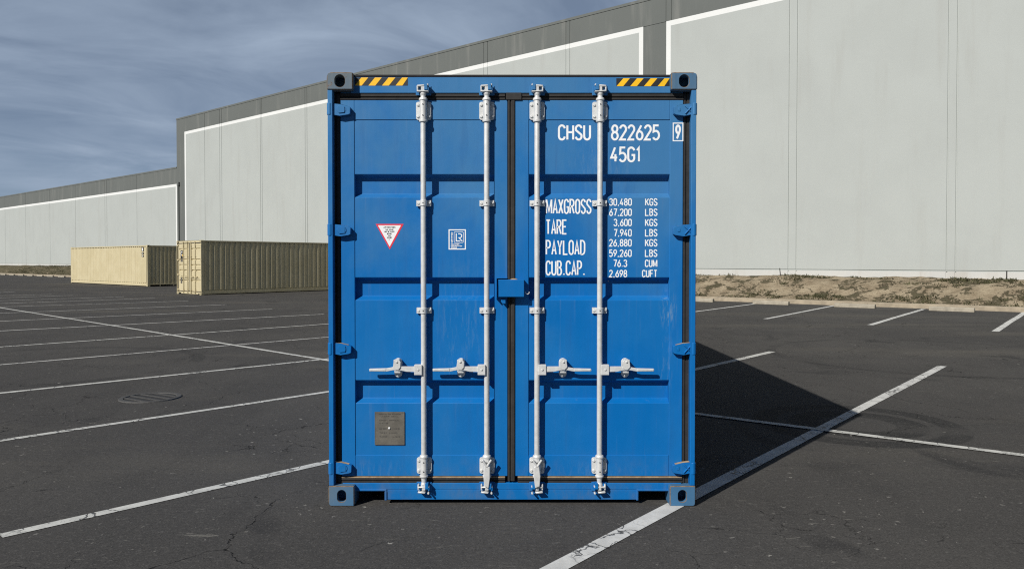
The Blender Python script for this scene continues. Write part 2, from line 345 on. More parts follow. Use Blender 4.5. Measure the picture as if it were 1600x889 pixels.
# ------------------------------------------------------------------ mesh builder
class MB:
    def __init__(s): s.bm = bmesh.new(); s.mats = []
    def mi(s, m):
        if m not in s.mats: s.mats.append(m)
        return s.mats.index(m)
    def face(s, pts, mat=0, smooth=False):
        vs = [s.bm.verts.new(p) for p in pts]
        try: f = s.bm.faces.new(vs)
        except ValueError: return None
        f.material_index = mat; f.smooth = smooth; return f
    def loft(s, rings, mat=0, close=True, cap=True, smooth=False):
        R = [[s.bm.verts.new(p) for p in r] for r in rings]
        n = len(R[0])
        for a, b in zip(R, R[1:]):
            for i in range(n if close else n-1):
                f = s.bm.faces.new((a[i], a[(i+1) % n], b[(i+1) % n], b[i])); f.material_index = mat; f.smooth = smooth
        if cap and close:
            for r in (R[0], R[-1]):
                f = s.bm.faces.new(r); f.material_index = mat
    def box(s, x0, x1, y0, y1, z0, z1, mat=0):
        s.loft([[(x0, y0, z0), (x1, y0, z0), (x1, y1, z0), (x0, y1, z0)], [(x0, y0, z1), (x1, y0, z1), (x1, y1, z1), (x0, y1, z1)]], mat)
    def prism(s, poly, y0, y1, mat=0):               # polygon in x,z pushed along y
        s.loft([[(x, y0, z) for x, z in poly], [(x, y1, z) for x, z in poly]], mat)
    def lathe(s, cx, cy, prof, n=16, mat=0, a0=0, a1=2*pi):   # prof: (z, r)
        full = abs(a1-a0-2*pi) < 1e-6
        A = [a0 + (a1-a0)*i/n for i in range(n if full else n+1)]
        s.loft([[(cx + r*cos(a), cy + r*sin(a), z) for a in A] for z, r in prof], mat, close=full, cap=full, smooth=True)
    def ycyl(s, cx, cz, y0, y1, r, n=10, mat=0, r1=None):
        r1 = r if r1 is None else r1
        s.loft([[(cx + r1*cos(2*pi*i/n), y0, cz + r1*sin(2*pi*i/n)) for i in range(n)], [(cx + r*cos(2*pi*i/n), y1, cz + r*sin(2*pi*i/n)) for i in range(n)]], mat)
    def ribbon(s, pts, w, y, mat=0, closed=False):   # flat stroke in x,z at depth y
        n = len(pts); Lf = []; Rt = []
        for i in range(n):
            p = Vector(pts[i])
            a = Vector(pts[i-1]) if (i > 0 or closed) else None
            b = Vector(pts[(i+1) % n]) if (i < n-1 or closed) else None
            d1 = (p-a).normalized() if a is not None else (b-p).normalized()
            d2 = (b-p).normalized() if b is not None else d1
            n1 = Vector((-d1.y, d1.x)); n2 = Vector((-d2.y, d2.x)); m = n1+n2
            if m.length < .2: m = n1
            m.normalize(); k = 1/max(.45, m.dot(n1))
            Lf.append(p + m*w/2*k); Rt.append(p - m*w/2*k)
        for i in range(n if closed else n-1):
            j = (i+1) % n
            s.face([(q.x, y, q.y) for q in (Lf[i], Rt[i], Rt[j], Lf[j])], mat)
    def build(s, name, mats, parent=None, bevel=0, seg=1, merge=True, kind=None):
        if not isinstance(mats, (list, tuple)): mats = [mats]
        if merge: bmesh.ops.remove_doubles(s.bm, verts=s.bm.verts, dist=1e-6)
        bmesh.ops.recalc_face_normals(s.bm, faces=s.bm.faces)
        me = bpy.data.meshes.new(name); s.bm.to_mesh(me); s.bm.free()
        if any(p.use_smooth for p in me.polygons): me.set_sharp_from_angle(angle=radians(38))
        for m in mats: me.materials.append(M[m])
        o = bpy.data.objects.new(name, me); COL.objects.link(o)
        if parent: o.parent = parent
        if kind: o['kind'] = kind
        if bevel:
            b = o.modifiers.new('bevel', 'BEVEL'); b.width = bevel; b.segments = seg; b.limit_method = 'ANGLE'; b.angle_limit = radians(40)
            b.harden_normals = False
        return o

def thing(name, label, cat, loc=(0, 0, 0), rz=0, group=None):
    o = bpy.data.objects.new(name, None); COL.objects.link(o); o.empty_display_size = .2
    o.location = loc; o.rotation_euler = (0, 0, rz); o['label'] = label; o['category'] = cat
    if group: o['group'] = group
    return o
def tag(o, label, cat, group=None):
    o['label'] = label; o['category'] = cat
    if group: o['group'] = group
    return o

# ------------------------------------------------------------------ ground
mb = MB()
S_ = 2600
mb.face([(-S_, -S_, 0), (S_, -S_, 0), (S_, S_, 0), (-S_, S_, 0)])
mb.build('ground', 'asphalt', kind='structure')

def line_strip(pts, w, mat, z=.004):
    mb = MB(); n = len(pts)
    Lf, Rt = [], []
    for i in range(n):
        d1 = (pts[i]-pts[i-1]).normalized() if i else (pts[1]-pts[0]).normalized()
        d2 = (pts[i+1]-pts[i]).normalized() if i < n-1 else d1
        d = (d1+d2).normalized(); q = Vector((-d.y, d.x, 0))
        j = random.uniform(.96, 1.04)
        Lf.append(pts[i]+q*w/2*j); Rt.append(pts[i]-q*w/2*j)
    for i in range(n-1):
        mb.face([(p.x, p.y, z) for p in (Lf[i], Rt[i], Rt[i+1], Lf[i+1])])
    mb.build('road_marking', mat, kind='structure')
def pxline(a, b, w, mat, ext0=0, ext1=0, z=.004):
    A, B = G(*a), G(*b); d = (B-A).normalized()
    A = A - d*ext0; B = B + d*ext1
    n = max(2, int((B-A).length/1.5))
    line_strip([A + (B-A)*i/n + Vector((random.uniform(-.008, .008), random.uniform(-.008, .008), 0)) for i in range(n+1)], w, mat, z)
# left bays
pxline((1, 837.5), (515, 721), .092, 'line_mid', 0, 2.2)
pxline((0, 688.5), (515, 612), .092, 'line_mid', 1.2, 2.4)
pxline((0, 614.5), (515, 560.5), .10, 'line_mid', 2.0, 1.2)
pxline((0, 570), (515, 526.5), .10, 'line_old', 3, 1.0)
pxline((0, 542.3), (515, 506), .10, 'line_mid', 3, .5)
pxline((0, 517.3), (506, 491), .12, 'line_old', 3)
pxline((0, 502), (425, 483), .12, 'line_old', 3)
pxline((0, 489.5), (355, 476), .12, 'line_old', 3)
pxline((0, 479.8), (294, 470.3), .12, 'line_old', 3)
pxline((0, 474.3), (242, 466), .12, 'line_old', 3)
pxline((0, 470), (194, 463.9), .12, 'line_old', 3)
pxline((0, 465.6), (115, 461.5), .12, 'line_old', 3)
pxline((0, 462), (81, 460), .12, 'line_old', 3)
pxline((0, 457), (24, 455.8), .12, 'line_old', 3)
# the long line crossing the bays, and the lines on the right
cross = [G(-160, 457), G(0, 481), G(245, 520), G(515, 564), G(800, 608), G(1087, 647), G(1340, 679), G(1600, 712), G(1800, 738)]
fine = []
for a, b in zip(cross, cross[1:]):
    n = max(1, int((b-a).length/1.5)); fine += [a + (b-a)*i/n for i in range(n)]
line_strip(fine + [cross[-1]], .10, 'line_mid', .008)
pxline((864, 889), (1472, 572), .115, 'line_new', 1.5, 0)
pxline((1087, 577), (1207, 549.5), .13, 'line_mid', 3)
pxline((1087, 487), (1178, 475), .13, 'line_new', 3)
pxline((1196, 498.5), (1304, 477.5), .13, 'line_new')
pxline((1359, 508), (1443, 483), .14, 'line_new')
pxline((1555, 518), (1602, 487.5), .15, 'line_new', 0, .4)

# ------------------------------------------------------------------ kerb, bank
DK = G(1600, 488).dot(NRM)                        # kerb face distance
DW = DK + 5.2                                     # facade distance
mb = MB()
prof = [(DK, 0), (DK+.015, .13), (DK+.05, .15), (DK+.32, .155), (DK+.32, -.1), (DK, -.1)]
ss = [-260 + i*4.0 for i in range(88)]
mb.loft([[P(s, d, z) for d, z in prof] for s in ss])
mb.build('kerb', 'kerb', kind='structure')

def bank_h(s, d):
    t = max(0, min(1, (d-DK-.3)/(3.4)))
    h = .14 + (t*t*(3-2*t))*.80
    k = min(1, max(0, (d-DK-.3)/.5))
    h += k*(.16*noise.noise(Vector((s*.22, d*.5, 1))) + .08*noise.noise(Vector((s*.9, d*1.1, 4))) + .035*noise.noise(Vector((s*3.1, d*3.1, 7))) + .02*noise.noise(Vector((s*8, d*8, 2))))
    return h
mb = MB()
srow = []
s = -250.0
while s < 60:
    srow.append(s); s += .16 if s > -24 else (.35 if s > -95 else 2.5)
nd = 30
V = [[mb.bm.verts.new(P(s, DK+.3+(DW+.1-DK-.3)*j/nd, bank_h(s, DK+.3+(DW+.1-DK-.3)*j/nd))) for j in range(nd+1)] for s in srow]
for a, b in zip(V, V[1:]):
    for j in range(nd):
        f = mb.bm.faces.new((a[j], b[j], b[j+1], a[j+1])); f.smooth = True
mb.build('dirt_terrain', 'soil', kind='structure', merge=False)

# low weeds over the bank
mb = MB()
def weed_clump(s, d, R, n):
    for i in range(n):
        a = random.uniform(0, 2*pi); r = R*math.sqrt(random.random())
        ss_, dd = s + r*cos(a)*1.7, d + r*sin(a)*.8
        if dd < DK+.36 or dd > DW-.05: continue
        z = bank_h(ss_, dd); b = P(ss_, dd, z-.01)
        l = random.uniform(.05, .13); w = random.uniform(.012, .03); an = random.uniform(0, 2*pi)
        q = Vector((cos(an), sin(an), 0))*w; lean = Vector((random.uniform(-1, 1), random.uniform(-1, 1), random.uniform(.3, 1.1))).normalized()*l
        mb.face([b-q, b+q, b+lean+q*.3, b+lean-q*.3])
rw = random.Random(5)
for i in range(520):
    s = rw.uniform(-17, 8); d = rw.uniform(DK+.4, DW-.3)
    if noise.noise(Vector((s*.45, d*.9, 9))) + rw.uniform(-.3, .3) + (.15 if d < DK+1.6 else 0) > .16: weed_clump(s, d, rw.uniform(.1, .32), rw.randint(20, 60))
for i in range(420):
    s = rw.uniform(-105, -60); d = rw.uniform(DK+.4, DW-.3)
    weed_clump(s, d, rw.uniform(.15, .5), rw.randint(12, 26))
o = mb.build('weeds', 'weed', kind='stuff', merge=False)

# ------------------------------------------------------------------ warehouse
bld = thing('warehouse', 'long pale warehouse with grey parapet band and white painted trim', 'building', P(-15, DW, 0))
BO = bld.location
def PL(s, d, z): return P(s, d, z) - Vector(BO)
SL = WP(276.5, 300, DW)[0]; SR = 62.0; SFAR = -260.0
sP0 = WP(1005, 60, DW)[0]; sP1 = WP(1041, 60, DW)[0]
s0 = WP(288.5, 260, DW)[0]
zTop = WP(1000, 0.5, DW)[1]; zBand = WP(1000, 43.5, DW)[1]
zLowTop = WP(273, 261.5, DW)[1]; zLowBand = WP(273, 288, DW)[1]
zJ = WP(1300, 422, DW)[1]
print('bld', SL, s0, sP0, sP1, zTop, zBand, zLowTop, zLowBand, zJ, DK, DW)
GRV = []
for px in (320, 343.5, 346.5, 407, 409.5, 477, 480): GRV.append(WP(px, 260, DW)[0])
for px in (756, 762, 884.5, 890.5): GRV.append(WP(px, 90, DW)[0])
for px in (1233, 1245.5, 1481, 1495): GRV.append(WP(px, 220, DW)[0])
GB = [WP(1041, 30, DW)[0], WP(1049.5, 30, DW)[0]]
step = GRV[-2] - GRV[-4]; g0 = GRV[-2]
for k in range(1, 9): GRV += [g0 + step*k, g0 + step*k + .36]
GL = [WP(px, 340, DW)[0] for px in (8, 40, 78, 118, 164, 167, 214)] + [WP(0, 340, DW)[0] - 8.5*k for k in range(1, 14)]
TR = .25
def wallstrip(mb, sa, sb, za, zb, grooves, d=DW, gw=.055, gd=.03):
    pl = [(sa, d)]
    for g in sorted(grooves):
        if sa + .1 < g < sb - .1: pl += [(g-gw/2, d), (g-gw/2+.008, d+gd), (g+gw/2-.008, d+gd), (g+gw/2, d)]
    pl.append((sb, d))
    mb.loft([[PL(s, dd, za) for s, dd in pl], [PL(s, dd, zb) for s, dd in pl]], 0, close=False)
zB0 = -.2
def field(sa, sb, zb, grooves, left=True, right=True):
    """one painted field: base strip, joint, pale panel, white trim on top and sides"""
    ta = TR if left else 0; tb = TR if right else 0
    m1 = MB(); wallstrip(m1, sa, sb, zB0, zJ-.03, grooves); m1.build('wall_base', 'wall_base', bld)
    m2 = MB()
    a, b = PL(sa, DW, zJ-.03), PL(sb, DW, zJ-.03); a2, b2 = PL(sa, DW+.03, zJ-.022), PL(sb, DW+.03, zJ-.022); a3, b3 = PL(sa, DW+.03, zJ+.022), PL(sb, DW+.03, zJ+.022); a4, b4 = PL(sa, DW, zJ+.03), PL(sb, DW, zJ+.03)
    for q in ((a, b, b2, a2), (a2, b2, b3, a3), (a3, b3, b4, a4)): m2.face(q)
    wallstrip(m2, sa+ta, sb-tb, zJ+.03, zb-TR, grooves)
    m2.build('wall', 'wall_light', bld, merge=False)
    m3 = MB(); wallstrip(m3, sa, sb, zb-TR, zb, grooves)
    if left: wallstrip(m3, sa, sa+TR, zJ+.03, zb-TR, [])
    if right: wallstrip(m3, sb-TR, sb, zJ+.03, zb-TR, [])
    m3.build('white_trim', 'wall_white', bld, merge=False)
field(s0, sP0, zBand, GRV)
field(sP1, SR, zBand, GRV)
field(SFAR, SL, zLowBand, GL)
mb = MB()
wallstrip(mb, SL, SR, zBand, zTop-.14, GRV + GB)
wallstrip(mb, SFAR, SL, zLowBand, zLowTop-.14, GL)
wallstrip(mb, SL, s0, zB0, zBand, [])
mb.build('parapet_band', 'wall_grey', bld, merge=False)
mb = MB(); wallstrip(mb, sP0, sP1, zB0, zBand-.04, []); wallstrip(mb, sP0, sP1, zBand-.04, zBand, [], DW+.02)
mb.build('pilaster', 'wall_grey', bld, merge=False)
mb = MB()
def bar(sa, sb, d0, d1, za, zb):
    mb.loft([[PL(sa, d0, za), PL(sb, d0, za), PL(sb, d1, za), PL(sa, d1, za)], [PL(sa, d0, zb), PL(sb, d0, zb), PL(sb, d1, zb), PL(sa, d1, zb)]])
bar(SL-.03, SR, DW-.025, DW+.3, zTop-.14, zTop)
bar(SFAR, SL-.04, DW-.025, DW+.3, zLowTop-.14, zLowTop)
mb.build('coping', 'wall_grey', bld)
mb = MB()                                         # the rest of the box
bar(SL, SR, DW+.06, DW+70, zTop-.9, zTop-.7); bar(SFAR, SL, DW+.06, DW+70, zLowTop-.9, zLowTop-.7)
mb.build('roof', 'roofing', bld)
mb = MB()
bar(SL+.001, SL+.25, DW+.06, DW+70, zLowTop-.69, zTop-.15); mb.build('end_wall', 'wall_light', bld)
mb = MB(); bar(SR-.2, SR, DW+.06, DW+70, zB0, zTop-.91); mb.build('end_wall', 'wall_light', bld)
mb = MB(); bar(SFAR, SFAR+.2, DW+.06, DW+70, zB0, zLowTop-.91); mb.build('end_wall', 'wall_light', bld)
mb = MB()                                         # scupper at the step of the roof
sC = WP(279.5, 287, DW)[0]; zC = WP(279.5, 287, DW)[1]
bar(sC-.12, sC+.22, DW-.16, DW-.004, zC-.2, zC+.12); bar(sC-.02, sC+.10, DW-.11, DW-.004, zB0, zC-.2)
mb.build('downpipe', 'wall_grey', bld, bevel=.01)

# ------------------------------------------------------------------ wheel stops
DST = 1.05
def wheel_stop(s, ln, label, dz=0):
    r = thing('wheel_stop', label, 'wheel stop', P(s, DK-DST, 0), atan2(SDIR.y, SDIR.x) + dz, 'concrete wheel stops along the kerb')
    mb = MB(); h = ln/2
    sec = [(-.085, 0), (-.075, .11), (-.05, .145), (.05, .145), (.075, .11), (.085, 0)]
    mb.loft([[(x, y, z) for y, z in sec] for x in (-h, h)])
    o = mb.build('block', 'concrete', r, bevel=.012)
    for x in (-h*.62, h*.62):
        mb = MB(); mb.lathe(x, 0, [(.1455, .016), (.151, .014)], 8); mb.build('anchor_pin', 'stake', r)
def stop_px(a, b, py): return WP(a, py, DK-DST)[0], WP(b, py, DK-DST)[0]
a, b = stop_px(1452, 1523, 486); LN = b-a
wheel_stop((a+b)/2, LN, 'pale concrete wheel stop by the kerb, third one clear of the blue container', .01)
for (p, q, lab) in ((1304, 1368, 'pale concrete wheel stop by the kerb, second one clear of the blue container'), (1177, 1233, 'pale concrete wheel stop by the kerb, first one clear of the blue container')):
    a, b = stop_px(p, q, 480); wheel_stop((a+b)/2, b-a, lab, random.uniform(-.015, .015))
a, b = stop_px(1086, 1115, 472); wheel_stop(b-LN/2, LN, 'pale concrete wheel stop by the kerb, partly hidden behind the blue container')
pl = ['nearest to the sunlit beige container', 'second from the sunlit beige container', 'third from the sunlit beige container', 'fourth from the sunlit beige container', 'fifth from the sunlit beige container', 'sixth from the sunlit beige container', 'farthest from the sunlit beige container']
for px, lab in zip((96.5, 79, 63, 47.5, 33, 19, 5.5), pl):
    s = WP(px, 430, DK-DST)[0]
    wheel_stop(s, 1.5, 'small distant wheel stop along the weedy bank, ' + lab, random.uniform(-.02, .02))

# thin stakes in front of the wall
for px, py, tilt, lab in ((1220, 425, .08, 'thin leaning dark stake standing on the bank near the blue container'), (1573, 430, 0, 'thin upright dark stake standing alone on the bank far from the containers')):
    s, _ = WP(px, py, DW-.5); h0 = bank_h(s, DW-.5)
    r = thing('stake', lab, 'stake', P(s, DW-.5, h0-.1))
    mb = MB(); mb.loft([[(x*.016, y*.016, 0) for x, y in ((-1, -1), (1, -1), (1, 1), (-1, 1))], [(x*.014 - tilt*.6, y*.014, .42) for x, y in ((-1, -1), (1, -1), (1, 1), (-1, 1))]])
    mb.build('shaft', 'stake', r)
    mb = MB(); mb.loft([[(x*.019 - tilt*.6, y*.019, .415) for x, y in ((-1, -1), (1, -1), (1, 1), (-1, 1))], [(x*.015 - tilt*.62, y*.015, .44) for x, y in ((-1, -1), (1, -1), (1, 1), (-1, 1))]])
    mb.build('cap', 'stake', r)

# ------------------------------------------------------------------ storm drain cover
gp = G(235, 621.5)
r = thing('drain_cover', 'round slotted iron drain cover set in the asphalt between two bay lines', 'drain cover', gp, radians(-122))
mb = MB(); NR = 40
def circ(rad, z): return [(rad*cos(2*pi*i/NR), rad*sin(2*pi*i/NR), z) for i in range(NR)]
mb.loft([circ(.345, .0005), circ(.34, .012), circ(.292, .012), circ(.288, .0035)], cap=False)
mb.build('rim', 'drain', r)
mb = MB(); mb.face(circ(.303, .003)); mb.build('shaft', 'drain_dark', r)  # flat disc: shade below the slots painted dark, no shaft modelled
mb = MB()
for x, w in ((-.195, .016), (-.065, .016), (.065, .016), (.195, .016)):
    y = math.sqrt(max(.001, .286**2 - x*x)); mb.box(x-w, x+w, -y, y, .0032, .0105)
mb.build('grate', 'drain', r)

# ------------------------------------------------------------------ stroke lettering
def arc(cx, cy, rx, ry, a, b, n=9):
    return [(cx + rx*cos(radians(a+(b-a)*i/n)), cy + ry*sin(radians(a+(b-a)*i/n))) for i in range(n+1)]
GLY = {
 'C': [arc(.5, .76, .5, .24, 8, 180) + arc(.5, .24, .5, .24, 180, 352)],
 'O': ['c', arc(.5, .76, .5, .24, 0, 180) + arc(.5, .24, .5, .24, 180, 360)],
 'U': [[(0, 1)] + arc(.5, .24, .5, .24, 180, 360) + [(1, 1)]],
 'H': [[(0, 0), (0, 1)], [(1, 0), (1, 1)], [(0, .52), (1, .52)]],
 'S': [arc(.5, .76, .5, .24, 12, 205) + arc(.5, .24, .5, .24, 25, -168)],
 '8': ['c', arc(.5, .76, .44, .24, -80, 260, 16), 'c', arc(.5, .26, .5, .26, 90, 450, 16)],
 '2': [arc(.5, .74, .5, .26, 172, -25) + [(0, .0), (1, .0)]],
 '6': [[(.78, 1), (.12, .48)], 'c', arc(.5, .29, .5, .29, 90, 450, 16)],
 '9': [[(.22, 0), (.88, .52)], 'c', arc(.5, .71, .5, .29, -90, 270, 16)],
 '5': [[(.92, 1), (.12, 1), (.06, .56)] + arc(.46, .31, .54, .31, 105, -150)],
 '4': [[(.62, 1), (0, .27), (1, .27)], [(.7, .52), (.7, 0)]],
 'G': [arc(.5, .76, .5, .24, 8, 180) + arc(.5, .24, .5, .24, 180, 360) + [(1, .46), (.55, .46)]],
 '1': [[(.1, .8), (.6, 1), (.6, 0)]],
 'M': [[(0, 0), (0, 1)], [(1, 0), (1, 1)], [(.03, .98), (.5, .12), (.97, .98)]],
 'A': [[(0, 0), (.5, 1), (1, 0)], [(.2, .3), (.8, .3)]],
 'X': [[(0, 0), (1, 1)], [(0, 1), (1, 0)]],
 'R': [[(0, 0), (0, 1), (.45, 1)] + arc(.5, .76, .46, .24, 85, -85) + [(0, .5)], [(.5, .5), (1, 0)]],
 'P': [[(0, 0), (0, 1), (.45, 1)] + arc(.5, .74, .48, .26, 85, -85) + [(0, .47)]],
 'B': [[(0, 0), (0, 1), (.45, 1)] + arc(.45, .77, .46, .23, 85, -85) + [(0, .54)], [(.45, .52)] + arc(.48, .26, .5, .26, 80, -85) + [(0, 0)]],
 'D': [[(0, 0), (0, 1), (.4, 1)] + arc(.4, .72, .6, .28, 85, 0) + arc(.4, .28, .6, .28, 0, -85) + [(0, 0)]],
 'T': [[(0, 1), (1, 1)], [(.5, 1), (.5, 0)]],
 'E': [[(1, 1), (0, 1), (0, 0), (1, 0)], [(0, .52), (.85, .52)]],
 'F': [[(1, 1), (0, 1), (0, 0)], [(0, .52), (.85, .52)]],
 'L': [[(0, 1), (0, 0), (1, 0)]],
 'Y': [[(0, 1), (.5, .45), (1, 1)], [(.5, .45), (.5, 0)]],
 'K': [[(0, 0), (0, 1)], [(1, 1), (.06, .42)], [(.35, .6), (1, 0)]],
 'N': [[(0, 0), (0, 1), (1, 0), (1, 1)]],
 'I': [[(.5, 0), (.5, 1)]],
 '3': [arc(.46, .77, .48, .23, 165, -80) + arc(.46, .27, .54, .27, 80, -165)],
 '7': [[(0, 1), (1, 1), (.38, 0)]],
 '.': [[(.5, 0), (.5, .09)]], ',': [[(.6, .09), (.3, -.1)]],
}
GLY['0'] = GLY['O']
GWID = {'.': .35, ',': .35, 'I': .3, '1': .6, 'M': 1.35}
def text(mb, s, x0, x1, z0, z1, w, y, mat=0, gap=.45, vertical=False):
    """strokes of width w filling the box x0..x1, z0..z1"""
    tot = sum(GWID.get(c, 1.0) if c != ' ' else .6 for c in s) + gap*(len(s)-1)
    unit = (x1-x0-w)/tot; cx = x0 + w/2; k = 0
    for ch in s:
        cw = (GWID.get(ch, 1.0) if ch != ' ' else .6)*unit
        if ch != ' ':
            cl = False
            for st in GLY[ch]:
                if st == 'c': cl = True; continue
                pts = [(cx + px*cw, z0 + w/2 + pz*(z1-z0-w)) for px, pz in st]
                if cl: pts = pts[:-1]
                else:                              # squared ends reach the box
                    pass
                if vertical: pts = [(vertical[0] - (pz-z0), vertical[1] + (px-x0)) for px, pz in pts]
                mb.ribbon(pts, w, y - .00012*(k % 3), mat, cl); k += 1
                cl = False
        cx += cw + gap*unit

# ------------------------------------------------------------------ shipping containers
HTOP = Z(113, 0)
XO = 1.219
RODS = (661.8, 760.6, 839.2, 937.2)

def corrugation(s0, s1, pitch, depth, rnd=None):
    """plan polyline (along, inwards) of a trapezoid corrugated sheet"""
    n = max(1, int(round((s1-s0)/pitch))); p = (s1-s0)/n; out = [(s0, 0)]
    for i in range(n):
        a = s0 + p*i; j = rnd.uniform(-.010, .006) if rnd else 0
        j2 = rnd.uniform(-.003, .004) if rnd else 0
        out += [(a+p*.13, j2), (a+p*.36, depth+j), (a+p*.64, depth+j), (a+p*.87, j2)]
    out.append((s1, 0)); return out

def casting(root, mat, x0, x1, y0, y1, z0, z1, hole, rc, front=True, rusty=False):
    """corner casting with a real hand hole in its front face; rc = corner radii"""
    sg = 1 if front else -1
    mb = MB(); n = 48
    cx, cz, hw, hh = hole
    hl = []
    for i in range(n):
        a = 2*pi*(i+.5)/n; c_, s_ = cos(a), sin(a)
        m = max(0, hh-hw); hl.append((cx + hw*c_, cz + hw*s_ + (m if s_ > 0 else -m)))
    ol = []
    for x, z in hl:                                # cast from the hole centre to the outline
        dx, dz = x-cx, z-cz; t = 1e9
        if dx > 0: t = min(t, (x1-cx)/dx)
        if dx < 0: t = min(t, (x0-cx)/dx)
        if dz > 0: t = min(t, (z1-cz)/dz)
        if dz < 0: t = min(t, (z0-cz)/dz)
        ol.append([cx+dx*t, cz+dz*t])
    xout = x1 if x1 > 0 else x0                    # the corner away from the container is worn round
    for qx, qz, rr_ in ((x0, z0, 0), (x1, z0, 0), (x1, z1, 0), (x0, z1, 0)):
        outer = (qx == xout) and ((qz == z1) if z0 > 1 else (qz == z0))
        rr_ = .034 if outer else .010
        sx_, sz_ = (1 if qx == x1 else -1), (1 if qz == z1 else -1)
        ax, az = qx - sx_*rr_, qz - sz_*rr_
        k = min(range(n), key=lambda i: (ol[i][0]-qx)**2 + (ol[i][1]-qz)**2); ol[k] = [qx, qz]
        for p in ol:
            if (p[0]-ax)*sx_ > 0 and (p[1]-az)*sz_ > 0:
                m_ = hypot(p[0]-ax, p[1]-az)
                p[0], p[1] = ax + (p[0]-ax)/m_*rr_, az + (p[1]-az)/m_*rr_
    e = .006
    ins = [(min(max(x, x0+e), x1-e), min(max(z, z0+e), z1-e)) for x, z in ol]
    rings = [[(x, y1, z) for x, z in ol], [(x, y0+sg*e, z) for x, z in ol], [(x, y0, z) for x, z in ins],
             [(cx+(x-cx)*1.08, y0, cz+(z-cz)*1.08) for x, z in hl], [(x, y0+sg*.006, z) for x, z in hl], [(x, y0+sg*.03, z) for x, z in hl]]
    c0, c1, d0, d1 = x0+.02, x1-.02, z0+.02, z1-.02
    rings += [[(min(max(cx+(x-cx)*1.6, c0), c1), y0+sg*.031, min(max(cz+(z-cz)*1.6, d0), d1)) for x, z in hl], [(min(max(cx+(x-cx)*1.6, c0), c1), y0+sg*.13, min(max(cz+(z-cz)*1.6, d0), d1)) for x, z in hl]]
    mb.loft(rings[:2], 0, cap=False); mb.loft(rings[1:3], 1, cap=False); mb.loft(rings[2:4], 0, cap=False); mb.loft(rings[3:5], 1, cap=False); mb.loft(rings[4:], 0, cap=False)
    mb.face(rings[0]); mb.face(rings[-1])
    mb.build('corner_casting', [mat, 'rust' if rusty else mat], root)

def hinge(parent, paint, pz, side, sz, deps=(.026, .05)):
    """strap hinge bridging the gasket between corner post and door; side +1 right, -1 left"""
    f = (lambda px: X(px, .03)) if side > 0 else (lambda px: -X(px, .03))
    zz = lambda dy: Z(pz+dy, .03)*sz
    mb = MB()
    up = [(1051.6, -3.6), (1055, -5), (1067.5, -8), (1079, -9)]
    lo = [(1079, 8.2), (1068, 10.2), (1055, 8.2), (1051.8, 6.6)]
    mb.prism([(f(a), zz(b)) for a, b in up+lo], .022, .058)
    mb.lathe(f(1083), .02, [(zz(9), .017), (zz(8.5), .019), (zz(-8.8), .019), (zz(-9.2), .017)], 12)
    mb.lathe(f(1083), .02, [(zz(14), .008), (zz(-12.5), .008)], 8)
    # raised cross and worn stamp
    if side > 0:
        for a, b in (((1069, -5.5), (1080, 6)), ((1069, 7), (1081, -6.5))):
            p, q = Vector((f(a[0]), zz(a[1]))), Vector((f(b[0]), zz(b[1]))); d = (q-p).normalized(); t = Vector((-d.y, d.x))*.0055
            mb.loft([[(k.x, .0225, k.y) for k in (p-t, q-t, q+t, p+t)], [(k.x, .013, k.y) for k in (p-t*.3, q-t*.3, q+t*.3, p+t*.3)]])
    else:
        mb.prism([(f(a), zz(b)) for a, b in ((1060, -4), (1069, -5.5), (1074, 0), (1069, 6), (1060, 5))], .016, .0225)
    mb.box(min(f(1058), f(1062)), max(f(1058), f(1062)), .019, .0222, zz(3), zz(-2))
    # dust along the top edge
    k = mb.box
    mb.face([(f(a), y, zz(b)+.0015) for a, b, y in ((1056, -5.2, .024), (1067.5, -8, .024), (1079, -9, .024), (1079, -9, .056), (1067.5, -8, .056), (1056, -5.2, .056))], 1)
    mb.build('hinge', [paint, 'dust'], parent, bevel=.003)

